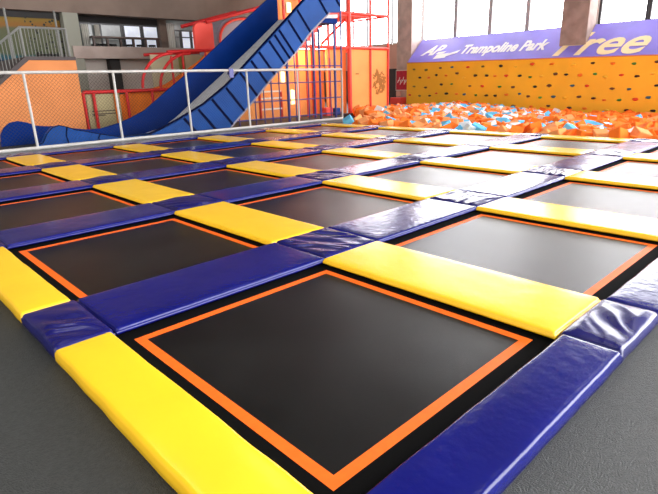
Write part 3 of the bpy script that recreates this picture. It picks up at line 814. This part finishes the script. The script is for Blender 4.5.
for (pa_, pb_, m_) in [(174, 180, 'dimpane'), (181, 190, 'litpane'), (191, 200, 'litpane'), (201, 232, 'litpane')]:
    wn += 1; w = MB(); xa, xb = gx_(pa_), gx_(pb_); t = .03; zz = 3.30
    for x_ in (xa, xb): w.box((x_-t, GY-.03, zb_), (x_+t, GY+.03, zz))
    w.box((xa+t, GY-.03, zb_), (xb-t, GY+.03, zb_+.05)); w.box((xa+t, GY-.03, zz-.05), (xb-t, GY+.03, zz)); w.box((xa+t, GY-.03, 3.02), (xb-t, GY+.03, 3.06))
    o = struct('window_%d' % wn, w, M['darkframe'])
    g = MB(); g.box((xa+t, GY, zb_+.05), (xb-t, GY+.01, zz-.05)); obj('glass_pane', g, M[m_], o)
ub = MB(); ub.box((gx_(165), GY-.05, 3.30), (gx_(240), GY+.1, 3.9)); struct('trim_8', ub, M['dimpane'])
bw = MB(); bw.box((-7, 18.8, 2.35), (12.9, 19.0, 4.0)); bw.box((-7, MY+.4, 3.85), (12.9, 19, 4.0)); struct('wall_upper_back', bw, M['dimwall'])
# bar counter with stools on the mezzanine edge
ct = thing('bar_counter', 'long dark brown bar counter along the upper windows', 'counter', (on_y(125, 40, 16.5).x, 16.5, 2.35))
xa, xb = on_y(91, 38, 16.5).x, on_y(159, 38, 16.5).x; zc = on_y(125, 38, 16.5).z
obj('counter_top', MB().box((xa, 16.38, zc-.03), (xb, 16.66, zc+.03), .008), M['wood'], ct)
for q in range(6):
    x_ = xa+.08+(xb-xa-.16)*q/5; obj('leg', MB().box((x_-.03, 16.45, 2.35), (x_+.03, 16.55, zc-.03)), M['wood'], ct)
WORD = ['leftmost', 'second from left', 'third from left', 'third from right', 'second from right', 'rightmost']
for q, px in enumerate((96, 104, 113, 130, 140, 152)):
    x_ = on_y(px, 45, 16.8).x
    s_ = thing('bar_stool', 'low dark stool behind the upstairs counter, %s' % WORD[q], 'stool', (x_, 16.8, 2.35), 'stools behind the upstairs counter')
    obj('seat', MB().tube([(x_, 16.8, 2.66), (x_, 16.8, 2.72)], .13, 14), M['dark'], s_)
    for dx, dy in ((-.08, -.08), (.08, -.08), (.08, .08), (-.08, .08)): obj('leg', MB().tube([(x_+dx*1.2, 16.8+dy*1.2, 2.35), (x_+dx, 16.8+dy, 2.66)], .012, 6), M['dark'], s_)

# ------------------------------------------------------------------ poster, boxes at the left column
pt = thing('poster', 'red framed poster with white figures on the concrete column', 'poster', (19.98, 15.2, .70))
ya, yb, za, zb = 15.62, 14.90, .72, 1.66
obj('frame', MB().box((19.95, yb-.04, za-.04), (20.0, ya+.04, zb+.04), .006), M['whitewall'], pt)
obj('printed_sheet', MB().box((19.94, yb, za), (19.955, ya, zb)), M['poster'], pt)
fg = MB(); rr_ = random.Random(3)
for q in range(7):
    y_ = ya-.08-q*.085; z_ = za+.34+.1*math.sin(q*2.1); h_ = .16+.12*((q*7) % 3)/2
    fg.add([(19.935, y_, z_), (19.935, y_-.05, z_+.02), (19.935, y_-.10, z_+h_), (19.935, y_-.04, z_+h_*.8)], [(0, 1, 2, 3)])
    fg.add([(19.9395, y_, z_), (19.9395, y_-.05, z_+.02), (19.9395, y_-.10, z_+h_), (19.9395, y_-.04, z_+h_*.8)], [(3, 2, 1, 0)])
obj('white_figures', fg, M['whiteprint'], pt)
tag(obj('wall_box', MB().box((19.93, 15.35, .40), (20.0, 15.62, .64), .01), M['pinkwall']), 'small salmon box mounted on the column below the red poster', 'box')
tag(obj('red_block', MB().box((19.30, 14.78, FZ), (19.75, 15.5, .36), .03), M['redpad']), 'red padded block on the floor at the foot of the column', 'block')

# ------------------------------------------------------------------ light
SKY, BACK = 11.0, 2.35
w = bpy.data.worlds.new('world'); sc.world = w; w.use_nodes = True
nt = w.node_tree; N = nt.nodes; L = nt.links
tc = N.new('ShaderNodeTexCoord'); sx = N.new('ShaderNodeSeparateXYZ'); L.new(tc.outputs['Generated'], sx.inputs[0])
def lobe(direction, lo, hi, colr):
    d = N.new('ShaderNodeVectorMath'); d.operation = 'DOT_PRODUCT'; L.new(tc.outputs['Generated'], d.inputs[0]); d.inputs[1].default_value = direction
    r_ = N.new('ShaderNodeMapRange'); r_.inputs['From Min'].default_value = lo; r_.inputs['From Max'].default_value = hi; L.new(d.outputs['Value'], r_.inputs['Value'])
    c_ = N.new('ShaderNodeMixRGB'); L.new(r_.outputs[0], c_.inputs[0]); c_.inputs[1].default_value = (0, 0, 0, 1); c_.inputs[2].default_value = (*colr, 1)
    return c_.outputs[0]
sky = lobe((1, 0, 0), .05, .35, (SKY, SKY, SKY*1.02))          # bright overcast sky beyond the far windows
bk = lobe((-.70, -.71, 0), -.1, .5, (BACK, BACK*.97, BACK*.92))   # daylight from the open front of the hall behind the photographer
a1 = N.new('ShaderNodeMixRGB'); a1.blend_type = 'ADD'; a1.inputs[0].default_value = 1; L.new(sky, a1.inputs[1]); L.new(bk, a1.inputs[2])
a2 = N.new('ShaderNodeMixRGB'); a2.blend_type = 'ADD'; a2.inputs[0].default_value = 1; L.new(a1.outputs[0], a2.inputs[1]); a2.inputs[2].default_value = (.14, .14, .15, 1)
L.new(a2.outputs[0], N['Background'].inputs['Color']); N['Background'].inputs['Strength'].default_value = 1.0
def area(x, y, z, sx_, sy_, watt, colr=(1, .95, .88)):  # unseen fill lights added under the ceiling, no fittings built
    d = bpy.data.lights.new('ceiling_fill', 'AREA'); d.shape = 'RECTANGLE'; d.size = sx_; d.size_y = sy_; d.energy = watt; d.color = colr
    o = bpy.data.objects.new('ceiling_fill', d); col.objects.link(o); o.location = (x, y, z); return o
for x in (0.0, 5.0, 12.0):
    for y in (0.0, 7.0):
        area(x, y, 8.3, 1.0, 1.0, 30)
for x in (9.5, 11.5, 14): 
    d = bpy.data.lights.new('play_lamp', 'POINT'); d.energy = 45; d.color = (1, .72, .35); d.shadow_soft_size = .15
    o = bpy.data.objects.new('play_lamp', d); col.objects.link(o); o.location = (x, 12.75 if x < 12 else 13.2, 2.2 if x < 12 else 2.2)
sc.view_settings.view_transform = 'Standard'; sc.view_settings.look = 'None'
sc.view_settings.exposure = 0; sc.view_settings.gamma = 1; sc.view_settings.use_curve_mapping = False
sc.cycles.max_bounces = 8; sc.cycles.transparent_max_bounces = 12
